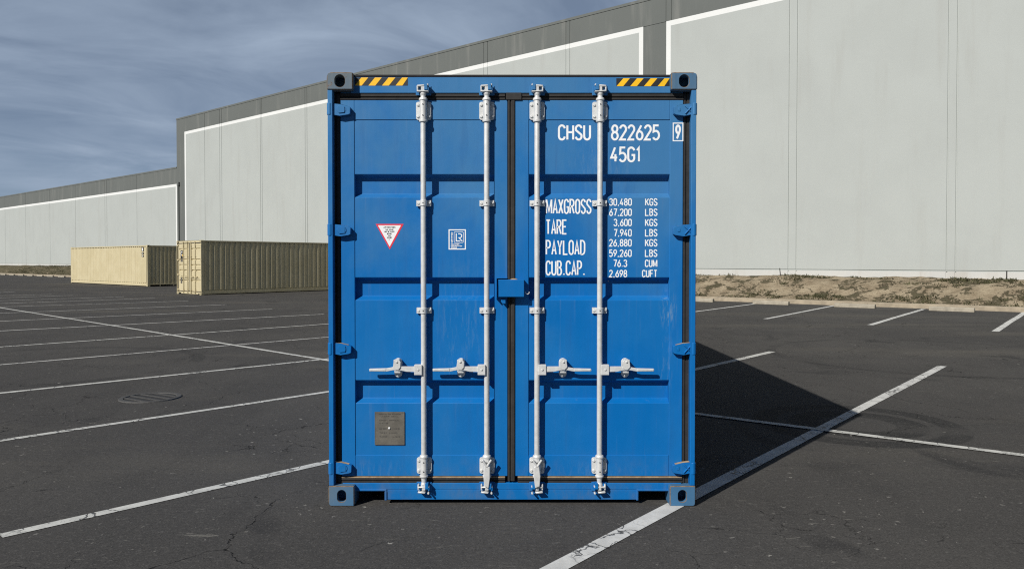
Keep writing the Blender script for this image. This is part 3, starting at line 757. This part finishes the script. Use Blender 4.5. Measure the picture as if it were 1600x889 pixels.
def rod_set(door, px, side, paint, steel, sz, bent=False):
    """one locking bar with cams, brackets, guides and handle. side: +1 handle points right"""
    D = .026                                       # depth of the bar centre
    xc = X(px, D); zt = lambda py: Z(py, D)*sz
    dx = lambda p: xc + side*p/235.0               # p pixels from the bar
    mb = MB()
    mb.lathe(xc, D, [(zt(762), .015), (zt(750), .0165), (zt(748), .0182), (zt(157), .0182), (zt(150), .0165), (zt(139), .0155)], 20)
    mb.build('lock_rod', steel, door)
    for top in (True, False):
        pa, pb = (158.5, 187) if top else (715.5, 741)
        mb = MB()
        x0, x1, z0, z1 = xc-.05, xc+.05, zt(pb), zt(pa)
        pts = []
        for (qx, qz, a) in ((x1-.014, z1-.014, 0), (x0+.014, z1-.014, 90), (x0+.014, z0+.014, 180), (x1-.014, z0+.014, 270)):
            pts += [(qx+.014*cos(radians(a+b)), qz+.014*sin(radians(a+b))) for b in (0, 30, 60, 90)]
        mb.prism(pts, .046, .058)
        mb.lathe(xc, D, [(z0-.018, .019), (z0-.018, .027), (z0-.008, .0285), (z0-.004, .0285), (z0-.0038, .0235), (z1+.0038, .0235), (z1+.004, .0285), (z1+.014, .0285), (z1+.022, .024), (z1+.022, .019)], 20)
        for bx in (xc-.037, xc+.037):
            for bz in (z0+.022, z1-.022): mb.ycyl(bx, bz, .038, .046, .0105, 8, 0, .008)
        for bz in (z0+.024, z1-.024): mb.ycyl(xc, bz, -.0008, .002, .0045, 8, 1)  # black discs: shade of small holes painted on, nothing cut
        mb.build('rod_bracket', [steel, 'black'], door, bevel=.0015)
        # cam and keeper: top at py 133..150, bottom 754..770
        mb = MB(); kb = MB(); s = 1 if top else -1; z_ = zt(141.5) if top else zt(761.5); u = 1/235.0
        mb.lathe(xc, D, [(z_-s*9*u, .0165), (z_-s*6*u, .021), (z_-s*3.5*u, .021), (z_-s*2*u, .014)][::s], 14)
        mb.box(xc-.012, xc+.012, .004, .046, z_-.014, z_+.030)
        mb.prism([(dx(9), z_+s*.030), (dx(-2), z_+s*.034), (dx(-3), z_+s*.022), (dx(9), z_+s*.020)], .0, .04)
        mb.prism([(dx(10), z_-s*.012), (dx(-9), z_-s*.015), (dx(-9), z_-s*.007), (dx(8), z_-s*.003)], .0, .038)
        mb.box(min(dx(7.2), dx(9.5)), max(dx(7.2), dx(9.5)), .004, .03, z_-.012, z_+.028)
        mb.ycyl(dx(-7.5), z_+s*.032, -.002, .03, .0075, 8)
        mb.build('rod_cam', steel, door, bevel=.003)
        kb.box(min(dx(-2.5), dx(-7.5)), max(dx(-2.5), dx(-7.5)), -.004, .05, z_-.004, z_+.036)
        kb.prism([(dx(-7), z_+s*.02), (dx(-9.5), z_+s*.012), (dx(-9.5), z_-s*.006), (dx(-7), z_-s*.01)], .0, .05)
        kb.box(min(dx(4), dx(8)), max(dx(4), dx(8)), .022, .05, z_-.010, z_+.028)
        kb.prism([(dx(-12), z_-.03), (dx(12), z_-.03), (dx(12), z_+.034), (dx(-12), z_+.034)], .0445, .0495)
        kb.build('cam_keeper', paint, door, bevel=.004)
    for py in (317.6, 485.4):                      # guides
        mb = MB(); z_ = zt(py)
        mb.box(xc-.049, xc-.016, .045, .058, z_-.020, z_+.020); mb.box(xc+.016, xc+.049, .045, .058, z_-.020, z_+.020)
        A = [(xc + .0235*cos(a), D + .0235*sin(a)) for a in [pi + pi*i/10 for i in range(11)]]
        prof = [(xc-.0235, .05)] + A + [(xc+.0235, .05)]
        mb.loft([[(a, b, z_-.019) for a, b in prof], [(a, b, z_+.019) for a, b in prof]], smooth=False)
        for bx in (xc-.036, xc+.036): mb.ycyl(bx, z_, .038, .046, .0095, 8, 0, .007)
        mb.ycyl(xc, z_, .0015, .004, .0045, 8, 1)  # black disc painted for the shade inside a hole
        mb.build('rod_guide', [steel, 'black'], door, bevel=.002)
    # handle
    hz = lambda py: Z(py, .01)*sz
    mb = MB()
    mb.box(min(dx(2), dx(14)), max(dx(2), dx(14)), -.006, .034, hz(585.5), hz(569.5))
    mb.ycyl(dx(8), hz(577), -.011, -.005, .0075, 8)
    top = [(13.5, 572.2), (34, 572.2), (46, 573), (57, 575), (83.5, 575.6)]
    bot = [(84.2, 576.5), (84.2, 579), (83.5, 580), (57, 580.2), (47, 578.2), (37, 578.2), (26, 580.6), (13.5, 581)]
    mb.prism([(dx(a), hz(b)) for a, b in top+bot], .002, .014)
    mb.prism([(dx(a), hz(b)) for a, b in ((58, 575.4), (83, 576), (83, 579.6), (58, 579.8))], -.001, .003)
    mb.build('door_handle', steel, door, bevel=.0025)
    mb = MB()
    pts = [(dx(40.5) + .026*cos(radians(a)), hz(566.5) + .026*sin(radians(a))) for a in range(0, 181, 20)] + [(dx(40.5) + .026*cos(radians(a)), hz(584.5) + .026*sin(radians(a))) for a in range(180, 361, 20)]
    mb.prism(pts, .046, .058)
    mb.box(dx(40.5)-.02, dx(40.5)+.02, .012, .046, hz(583), hz(580))
    mb.prism([(dx(46), hz(561.5)), (dx(38), hz(560.5)), (dx(35), hz(565)), (dx(35.5), hz(574)), (dx(39), hz(577.5)), (dx(43), hz(577.2)), (dx(47), hz(573)), (dx(46), hz(566))], -.006, .004)
    mb.prism([(dx(45), hz(561.5)), (dx(37), hz(561)), (dx(37), hz(568)), (dx(45), hz(568))], .003, .047)
    mb.ycyl(dx(41), hz(565), -.012, -.005, .009, 8, 0, .007); mb.ycyl(dx(40), hz(587.5), .038, .047, .008, 8, 0, .006)
    mb.build('handle_catch', steel, door, bevel=.002)
    if bent:                                       # seal bracket welded to the lower bracket
        mb = MB()
        for p in (((-7, 716), (0, 727)), ((7, 716), (0, 727))):
            a, b = p; q0 = Vector((dx(a[0]), zt(a[1]))); q1 = Vector((dx(b[0]), zt(b[1]))); d = (q1-q0).normalized(); t = Vector((-d.y, d.x))*.006
            mb.prism([tuple(q0-t), tuple(q1-t), tuple(q1+t), tuple(q0+t)], -.016, .002)
        mb.prism([(dx(-5), zt(727)), (dx(3), zt(724)), (dx(5), zt(742)), (dx(4), zt(757)), (dx(-3), zt(760)), (dx(-5), zt(745))], -.013, -.001)
        mb.build('seal_bracket', steel, door, bevel=.003)

def gasket_strip(mb, x0, x1, z0, z1, dep, vertical, dust=False):
    """ribbed rubber profile"""
    n = [(0, .012), (.06, .0), (.30, .0), (.36, .008), (.46, .008), (.52, .0), (.94, .0), (1, .012)]
    if vertical:
        mb.loft([[(x0+(x1-x0)*t, dep+y, z) for t, y in n] + [(x1, dep+.05, z), (x0, dep+.05, z)] for z in (z0, z1)])
    else:
        mb.loft([[(x, dep+y, z0+(z1-z0)*t) for t, y in n] + [(x, dep+.05, z1), (x, dep+.05, z0)] for x in (x0, x1)])
        if dust: mb.face([(x0, dep+.001, z1+.0008), (x1, dep+.001, z1+.0008), (x1, dep+.03, z1+.0012), (x0, dep+.03, z1+.0012)], 1); mb.face([(x0, dep-.0006, z1-.006), (x1, dep-.0006, z1-.006), (x1, dep+.001, z1+.0006), (x0, dep+.001, z1+.0006)], 1)

def door_leaf(root, paint, side, sz, bands, rods, gasket_mat='rubber', steel='galv'):
    """side -1 left leaf, +1 right leaf (as seen from in front)"""
    x0, x1 = (X(533), X(793)) if side < 0 else (X(805), X(1066.5))
    pn0, pn1 = (X(554.5), X(772)) if side < 0 else (X(826), X(1046))
    z0, z1 = Z(743.5)*sz, Z(156.7)*sz
    mb = MB(); y = .060; yp = .065; yb = .118
    # frame members
    mb.box(x0, pn0, y, yb, z0, z1); mb.box(pn1, x1, y, yb, z0, z1)
    mb.box(pn0+.0005, pn1-.0005, y, yb, Z(187.6)*sz, z1); mb.box(pn0+.0005, pn1-.0005, y, yb, z0, Z(710.8)*sz)
    lf = mb
    # panel: profile in z pushed along x
    pr = [(Z(187.6)*sz, yp)]
    for (pt, pb) in bands:                         # top edge px, bottom (foot of slope) px
        pr += [(Z(pt)*sz, yp), (Z(pt+5)*sz, yp+.048), (Z(pb-6.5)*sz, yp+.048), (Z(pb)*sz, yp)]
    pr += [(Z(710.8)*sz, yp)]
    lf.loft([[(pn0-.001, yy, zz) for zz, yy in pr], [(pn1+.001, yy, zz) for zz, yy in pr]], 0, close=False)
    d = lf.build('door', [paint], root, bevel=.0025, merge=False)
    # gaskets around the leaf
    g = MB()
    xe = (X(521.5), X(532.6)) if side < 0 else (X(1066.9), X(1078))
    gasket_strip(g, xe[0], xe[1], Z(754)*sz, Z(146.5)*sz, .064, True)
    gx = (X(533), X(789)) if side < 0 else (X(809), X(1066.5))
    gasket_strip(g, gx[0], gx[1], Z(157.2, .065)*sz+.001, Z(146.2, .065)*sz, .056, False)
    gasket_strip(g, gx[0], gx[1], Z(754, .065)*sz, Z(744, .065)*sz, .056, False, True)
    g.build('gasket', [gasket_mat, 'dust'], d)
    for pz in (171.5, 359.5, 544.5, 730.5): hinge(d, paint, pz, side, sz)
    for px in rods: rod_set(d, px, side, paint, steel, sz, bent=(px in (760.6, 839.2)) and sz == 1)
    return d

def container(root, Lg, paint, cast_mats, sz, bands, front_doors=True, steel='galv', rail='blue'):
    """whole box in local coordinates: doors at y=0 facing -y, far end at y=Lg"""
    Ht = HTOP*sz; rnd = random.Random(3)
    zc0, zc1 = Z(759, 0)*sz, Z(140.5, 0)*sz
    # castings
    for i, (sx, top, fr) in enumerate([(a, b, c) for c in (True, False) for b in (True, False) for a in (-1, 1)]):
        xa, xb = sorted((sx*XO, sx*(XO-.172)))
        za, zb = (zc1, Ht) if top else (0, zc0)
        hx = sx*(XO-.0865) if top else sx*(XO-.088); hole = (hx, (za+zb)/2, .033 if top else .0285, .040)
        ya, yb = (0, .162) if fr else (Lg, Lg-.162)
        casting(root, cast_mats[(0 if sx < 0 else 1) if top else 2], xa, xb, ya, yb, za, zb, hole, .02, fr, cast_mats[0] != paint)
    # corner posts at the door end: outer flange and recessed web
    for sx in (-1, 1):
        mb = MB()
        xo, xi = sx*(XO-.004), sx*(XO-.036)
        mb.box(min(xo, xi), max(xo, xi), .006, .16, zc0, zc1)
        xw0, xw1 = sx*(XO-.036), sx*(XO-.13)
        mb.box(min(xw0, xw1), max(xw0, xw1), .12, .16, zc0, zc1)
        mb.build('corner_post', paint, root, bevel=.003)
        mb = MB()
        xo, xi = sx*(XO-.001), sx*(XO-.11)
        mb.box(min(xo, xi), max(xo, xi), Lg-.11, Lg-.002, zc0, zc1)
        mb.build('corner_post', paint, root, bevel=.004)
    # header and sill
    mb = MB()
    hx0, hx1 = X(549, .05), X(1047, .05)
    mb.box(hx0, hx1, .050, .16, Z(146, .05)*sz, Z(120.2, .05)*sz)
    mb.box(hx0, X(533), .07, .16, Z(146.2, .05)*sz, Z(140.5, .05)*sz); mb.box(X(1066.5), hx1, .07, .16, Z(146.2, .05)*sz, Z(140.5, .05)*sz)
    mb.build('header', paint, root, bevel=.003)
    mb = MB(); mb.box(hx0, hx1, .046, .16, Z(120.1, .046)*sz, Z(117.2, .046)*sz); mb.build('roof_lip', 'dark', root)
    mb = MB()
    a0, a1, b0, b1 = X(534, .05), X(1066, .05), X(601, .05), X(997.5, .05)
    mb.box(a0, a1, .050, .16, Z(764.3, .05)*sz, Z(754.3, .05)*sz)
    mb.box(b0, b1, .050, .16, Z(780.5, .05)*sz, Z(764.4, .05)*sz)
    for p0, p1 in (((553, 764), (603.5, 767)), ((995.5, 764), (1047, 767))): mb.box(X(p0[0], .045), X(p1[0], .045), .043, .16, Z(767, .045)*sz, Z(764, .045)*sz)
    for p0 in (600, 995): mb.box(X(p0, .045), X(p0+3.6, .045), .042, .16, Z(781.5, .045)*sz, Z(767.1, .045)*sz)
    mb.build('sill', paint, root, bevel=.003)
    # side walls with corrugation, rails, roof, floor
    y0, y1 = .165, Lg-.165
    for sx in (-1, 1):
        mb = MB(); pl = corrugation(y0, y1, .278, .036, random.Random(17 if sx > 0 else 4))
        zl, zh = .235, Ht-.135
        mb.loft([[(sx*(XO-.006-d), y, zl) for y, d in pl], [(sx*(XO-.006-d), y, zl+.06) for y, d in pl], [(sx*(XO-.006-d), y, zh) for y, d in pl]], 0, close=False)
        for i in range(0, len(pl)-1):               # the outer flats run on up to the rail, the hollows stay open
            (ya, da), (yb_, db) = pl[i], pl[i+1]
            if da < .02 and db < .02: mb.face([(sx*(XO-.006-da), ya, zh), (sx*(XO-.006-db), yb_, zh), (sx*(XO-.006-db), yb_, Ht-.075), (sx*(XO-.006-da), ya, Ht-.075)])
        q0, q1 = sorted((sx*(XO-.05), sx*(XO-.056))); mb.box(q0, q1, y0, y1, zh-.01, Ht-.079)
        mb.build('side_wall', paint, root, merge=True)
        mb = MB(); xo, xi = sx*(XO-.001), sx*(XO-.06)
        mb.box(min(xo, xi), max(xo, xi), y0-.005, y1+.005, Ht-.078, Ht-.018)
        mb.build('top_rail', paint, root, bevel=.004)
        mb = MB()
        mb.box(min(xo, xi), max(xo, xi), y0-.005, y1+.005, .048, .168)
        mb.box(min(sx*(XO-.05), sx*(XO-.075)), max(sx*(XO-.05), sx*(XO-.075)), y0-.005, y1+.005, .166, .24); mb.box(min(xo, sx*(XO-.09)), max(xo, sx*(XO-.09)), y0-.005, y1+.005, .042, .052)
        mb.build('bottom_rail', paint, root, bevel=.003)
    mb = MB(); pl = corrugation(.1, Lg-.1, .21, .02)
    mb.loft([[(x, y, Ht-.022-d) for y, d in pl] for x in (-XO+.04, XO-.04)], 0, close=False); mb.build('roof', paint, root)
    mb = MB(); mb.box(-XO+.07, XO-.07, .17, Lg-.13, .13, .16)
    mb.box(-XO+.07, XO-.07, .30, .34, .05, .13)
    for k in range(1, int(Lg/.6)): mb.box(-XO+.07, XO-.07, k*.6, k*.6+.05, .05, .13)
    mb.build('floor', 'dark', root)
    # front (blind) end
    mb = MB(); pl = corrugation(-XO+.11, XO-.11, .25, .045)
    mb.loft([[(x, Lg-.012-d, .16) for x, d in pl], [(x, Lg-.012-d, Ht-.10) for x, d in pl]], 0, close=False)
    mb.build('end_wall', paint, root)
    mb = MB(); mb.box(-XO+.17, XO-.17, Lg-.07, Lg-.004, Ht-.11, Ht-.03); mb.build('end_rail', paint, root, bevel=.004)
    mb = MB(); mb.box(-XO+.11, XO-.11, Lg-.07, Lg-.003, .11, .165)
    for a in (-.42, .42): mb.box(a-.03, a+.03, Lg-.07, Lg-.004, .03, .112)
    mb.build('end_rail', paint, root, bevel=.004)
    dl = door_leaf(root, paint, -1, sz, bands, RODS[:2], steel=steel)
    dr = door_leaf(root, paint, 1, sz, bands, RODS[2:], steel=steel)
    # centre gasket belongs to the right leaf
    g = MB(); gasket_strip(g, X(793.2), X(804.8), Z(751)*sz, Z(147)*sz, .052, True)
    g.box(X(790.5), X(815), .048, .08, Z(157)*sz, Z(145.5)*sz)
    g.build('gasket', 'rubber', dr, bevel=.003)
    return dl, dr

BANDS = [(272.5, 308.6), (433.6, 469.2), (594, 630)]
blue = thing('shipping_container', 'blue shipping container standing on the asphalt with closed doors facing the camera', 'shipping container', (0, Y0, 0), 0, 'shipping containers in the car park')
DL, DR = container(blue, 12.19, 'blue', ('grey_worn', 'blue_worn', 'blue_worn'), 1.0, BANDS)

# ---- blue container: lockbox
mb = MB(); D0 = -.004
mb2 = mb
def shell(x0, x1, z0, z1, ya, yb, t, open_bottom=True):
    mb.box(x0, x1, ya, ya+t, z0, z1)               # front plate
    mb.box(x0, x0+t, ya+t, yb, z0, z1); mb.box(x1-t, x1, ya+t, yb, z0, z1); mb.box(x0+t, x1-t, ya+t, yb, z1-t, z1)
shell(X(779, D0), X(819, D0), Z(464, D0), Z(437, D0), D0, .058, .006)
mb.build('lock_box', 'blue', DR, bevel=.003, seg=2)
mb = MB()
mb.box(X(775, .02), X(776.4, .02), .012, .0595, Z(468, .02), Z(434.2, .02)); mb.box(X(776.45, .02), X(793, .02), .012, .0595, Z(435.2, .02), Z(434.2, .02))
mb.prism([(X(783, .02), Z(468.5, .02)), (X(790, .02), Z(468.5, .02)), (X(790, .02), Z(475, .02)), (X(785, .02), Z(474.5, .02)), (X(782.5, .02), Z(471, .02))], .02, .0595)
mb.build('lock_box_bracket', 'blue', DL, bevel=.002)
mb = MB()
pts = arc(X(824, .03), Z(456.3, .03), .012, .013, 170, 370, 10)
mb.ribbon(pts, .0045, .02); mb.ribbon(pts, .0045, .026)
mb.build('wire_hook', 'galv', DR)
mb = MB(); mb.lathe(X(803, .03), .034, [(Z(437, .03)+.001, .026), (Z(437, .03)+.004, .022), (Z(437, .03)+.008, .010)], 12); mb.build('dust_heap', 'dust', DR)

# ---- lettering on the right leaf
yt = .0642
def word(s, x0, x1, py0, py1, w, dep=yt, parent=None, mat='white', gap=.45):
    mb = MB(); text(mb, s, X(x0, dep), X(x1, dep), Z(py1, dep), Z(py0, dep), w, dep, 0, gap)
    return mb.build('lettering', mat, parent or DR, merge=False)
word('CHSU', 871.5, 923, 194.8, 220, .0135, gap=.45)
word('822625', 954, 1030.5, 194.8, 220, .0135, gap=.42)
word('45G1', 953, 1001.5, 229.3, 254, .0135, gap=.42)
for s, x1, a in (('MAXGROSS', 924, 311), ('TARE', 886, 343), ('PAYLOAD', 914.5, 375), ('CUB.CAP.', 914.5, 407)):
    word(s, 852.5, x1, a, a+23.6, .0100, gap=.48)
for (n_, x0, x1, u, ux, a) in (('30,480', 951.5, 987, 'KGS', 1007.5, 310), ('67,200', 951.5, 987, 'LBS', 1007.5, 326), ('3,600', 958.5, 987, 'KGS', 1007.5, 342), ('7,940', 958.5, 987, 'LBS', 1007.5, 358),
                          ('26,880', 951.5, 987, 'KGS', 1007.5, 373.6), ('59,260', 951.5, 987, 'LBS', 1007.5, 389.8), ('76.3', 958, 980, 'CUM', 1007.5, 405.6), ('2,698', 951.5, 980, 'CUFT', 1003, 421.6)):
    word(n_, x0, x1, a, a+11.8, .0068, gap=.46); word(u, ux, 1027, a, a+11.8, .0068, gap=.46)
word('9', 1054, 1063, 195, 218.5, .0135, .0592)
mb = MB(); q = .0592
mb.ribbon([(X(1051, q), Z(220.3, q)), (X(1066, q), Z(220.3, q)), (X(1066, q), Z(192.8, q)), (X(1051, q), Z(192.8, q))], .0068, q, 0, True)
mb.build('lettering_frame', 'white', DR)

# ---- warning triangle
mb = MB(); q = .0640
tri = [(587.2, 350), (631, 350), (609.2, 390)]; tin = [(590.8, 352.2), (626.8, 352.2), (609.1, 385.6)]
mb.face([(X(a, q), q, Z(b, q)) for a, b in tri], 0); mb.face([(X(a, q), q-.0004, Z(b, q)) for a, b in tin], 1)
for s, cx, w, a, b in (('ATTENTION', 608.7, 18.6, 354, 356.7), ('THE INSIDE', 608.7, 13, 357.9, 360), ('MUST BE CLOSED', 608.7, 15.4, 361, 363.2), ('BEFORE', 608.7, 7.4, 364.4, 366.6), ('AND', 608.7, 4.4, 367.6, 369.4), ('SECURE', 608.7, 7.4, 370.3, 372.6), ('IT', 608.7, 2.4, 373.7, 375.4)):
    text(mb, s, X(cx-w/2, q), X(cx+w/2, q), Z(b, q), Z(a, q), .0030 if s == 'ATTENTION' else .0019, q-.0008, 2, .6)
mb.build('warning_label', ['red', 'white', 'black'], DL, merge=False)

# ---- certification mark
mb = MB(); q = .0642
def rect(a, b, c, d): return [(X(a, q), Z(d, q)), (X(c, q), Z(d, q)), (X(c, q), Z(b, q)), (X(a, q), Z(b, q))]
mb.ribbon(rect(701.8, 359.3, 727.2, 389.2), .0072, q, 0, True)
rr = []
for cx, cz, a in ((722.6, 363.8, 0), (711.1, 363.8, 90), (711.1, 377.8, 180), (722.6, 377.8, 270)):
    rr += [(X(cx, q) + .006*cos(radians(a+b)), Z(cz, q) + .006*sin(radians(a+b))) for b in (0, 30, 60, 90)]
mb.ribbon(rr, .0030, q, 0, True)
mb.ribbon([(X(713, q), Z(364.8, q)), (X(713, q), Z(376.6, q)), (X(719.4, q), Z(376.6, q))], .0066, q-.0002)
mb.ribbon([(X(716, q), Z(365.5, q)), (X(718.5, q), Z(365.5, q))] + arc(X(718.6, q), Z(368.6, q), .0125, .0131, 85, -85) + [(X(717.2, q), Z(371.6, q)), (X(722.4, q), Z(377, q))], .0062, q-.0004)
text(mb, 'CERTIFIED', 0, .071, 0, .0105, .0026, q, 0, .4, vertical=(X(707.4, q), Z(379.6, q)))
for s, x1, a in (('CONTAINER', 717.8, 381), ('CERTIFICATION', 722, 383.6), ('SCHEME', 714, 386)):
    text(mb, s, X(704.6, q), X(x1, q), Z(a+1.9, q), Z(a, q), .0022, q, 0, .4)
mb.build('certification_label', 'white', DL, merge=False)

# ---- data plate
mb = MB(); q = .058
mb.box(X(584.8, q), X(631.4, q), .0575, .0648, Z(695, q), Z(643.4, q))
mb.ribbon([(X(585.6, q), Z(694.2, q)), (X(630.7, q), Z(694.2, q)), (X(630.7, q), Z(644.2, q)), (X(585.6, q), Z(644.2, q))], .006, .0568, 0, True)
mb.ycyl(X(607.6, q), Z(668.6, q), .051, .0575, .0075, 12, 2, .005)
for s, x0, x1, a in (('APPROVED FOR TRANSPORT', 591, 626, 646), ('UNDER SEAL', 594, 622, 649.3), ('SAFETY APPROVAL', 592, 624, 655.5), ('DATE', 592, 606, 660), ('MAX GROSS', 592, 603.5, 668.5), ('KGS', 613, 624, 668.5), ('TEST LOAD', 592, 620, 675), ('TARE', 592, 604, 681), ('LBS', 613, 625, 681)):
    text(mb, s.replace('V', 'U'), X(x0, q), X(x1, q), Z(a+2.0, q), Z(a, q), .0020, .0571, 1, .45)
mb.build('data_plate', ['plate', 'plate_text', 'white'], DL, merge=False, bevel=0)

# ---- hazard tape on the header
def tape(x0, x1, py0, py1, first, shift, wd, period):
    mb = MB(); q = .0492
    mb.face([(X(a, q), q, Z(b, q)) for a, b in ((x0, py1), (x1, py1), (x1, py0), (x0, py0))], 0)
    for k in range(4):
        b0 = first + period*k
        po = [(b0, py1), (min(b0+wd, x1), py1), (min(b0+wd+shift, x1), py0), (min(b0+shift, x1), py0)]
        mb.face([(X(a, q), q-.0004, Z(b, q)) for a, b in po], 1)
    mb.build('hazard_tape', ['black', 'yellow'], blue, merge=False)
tape(555.5, 638, 121.6, 134.2, 555.6, 10.2, 10.6, 21.1)
tape(962.2, 1045, 122.8, 135.2, 962.6, 10.5, 10.2, 21.3)

# ------------------------------------------------------------------ beige containers
SZ = 2.591/HTOP
BB = [(212, 232), (345, 366), (413, 434), (478, 499), (605, 626)]
corner2 = G(314.5, 461.3)
loc2 = corner2 - SDIR*1.219
b2 = thing('shipping_container', 'beige shipping container showing its closed doors, right behind the blue one', 'shipping container', loc2, -atan2(NRM.x, NRM.y), 'shipping containers in the car park')
d2l, d2r = container(b2, 12.19, 'beige', ('beige', 'beige', 'beige'), SZ, BB, steel='beige')
b2['label'] = 'beige shipping container with its sunlit doors in view, partly hidden by the blue container'
mb = MB(); q = .0590
def bq(mb, a, b, c, d, dep, mat): mb.face([(a, dep, b), (c, dep, b), (c, dep, d), (a, dep, d)], mat)
xa, xb = -.93, -.70
bq(mb, xa, 1.72, xb, 2.12, .0642, 0); bq(mb, xa, 1.56, xb, 1.69, .0642, 1)
mb.ribbon(arc((xa+xb)/2, 1.97, .07, .09, 40, 300, 10), .035, .0636, 2); bq(mb, -.80, 1.84, -.72, 1.93, .0632, 3)
mb.build('company_label', ['black', 'plate', 'white', 'gold'], d2l, merge=False)
mb = MB(); mb.box(-.92, -.78, .05, .064, .52, .84); mb.build('document_holder', 'plate', d2l, bevel=.006)

corner1 = G(230.5, 448)
phi = atan2(-SDIR.x, SDIR.y)
Lx = Vector((cos(phi), sin(phi), 0))
L1 = 12.5
loc1 = corner1 - SDIR*L1 - Lx*1.219
b1 = thing('shipping_container', 'beige shipping container with its long ribbed side in full sun and no doors in view', 'shipping container', loc1, phi, 'shipping containers in the car park')
container(b1, L1, 'beige', ('beige', 'beige', 'beige'), SZ, BB, steel='beige')
mb = MB(); xs = XO-.0045
for (z0, z1) in ((2.2, 2.47), (2.02, 2.14), (1.86, 1.97)):
    ya, yb = L1-.80, L1-.52
    mb.face([(xs, ya, z0), (xs, yb, z0), (xs, yb, z1), (xs, ya, z1)], 0)
    mb.face([(xs+.0006, ya+.06, z0+.03), (xs+.0006, yb-.09, z0+.03), (xs+.0006, yb-.09, z1-.05), (xs+.0006, ya+.06, z1-.05)], 1)
mb.build('company_label', ['black', 'white'], b1, merge=False)
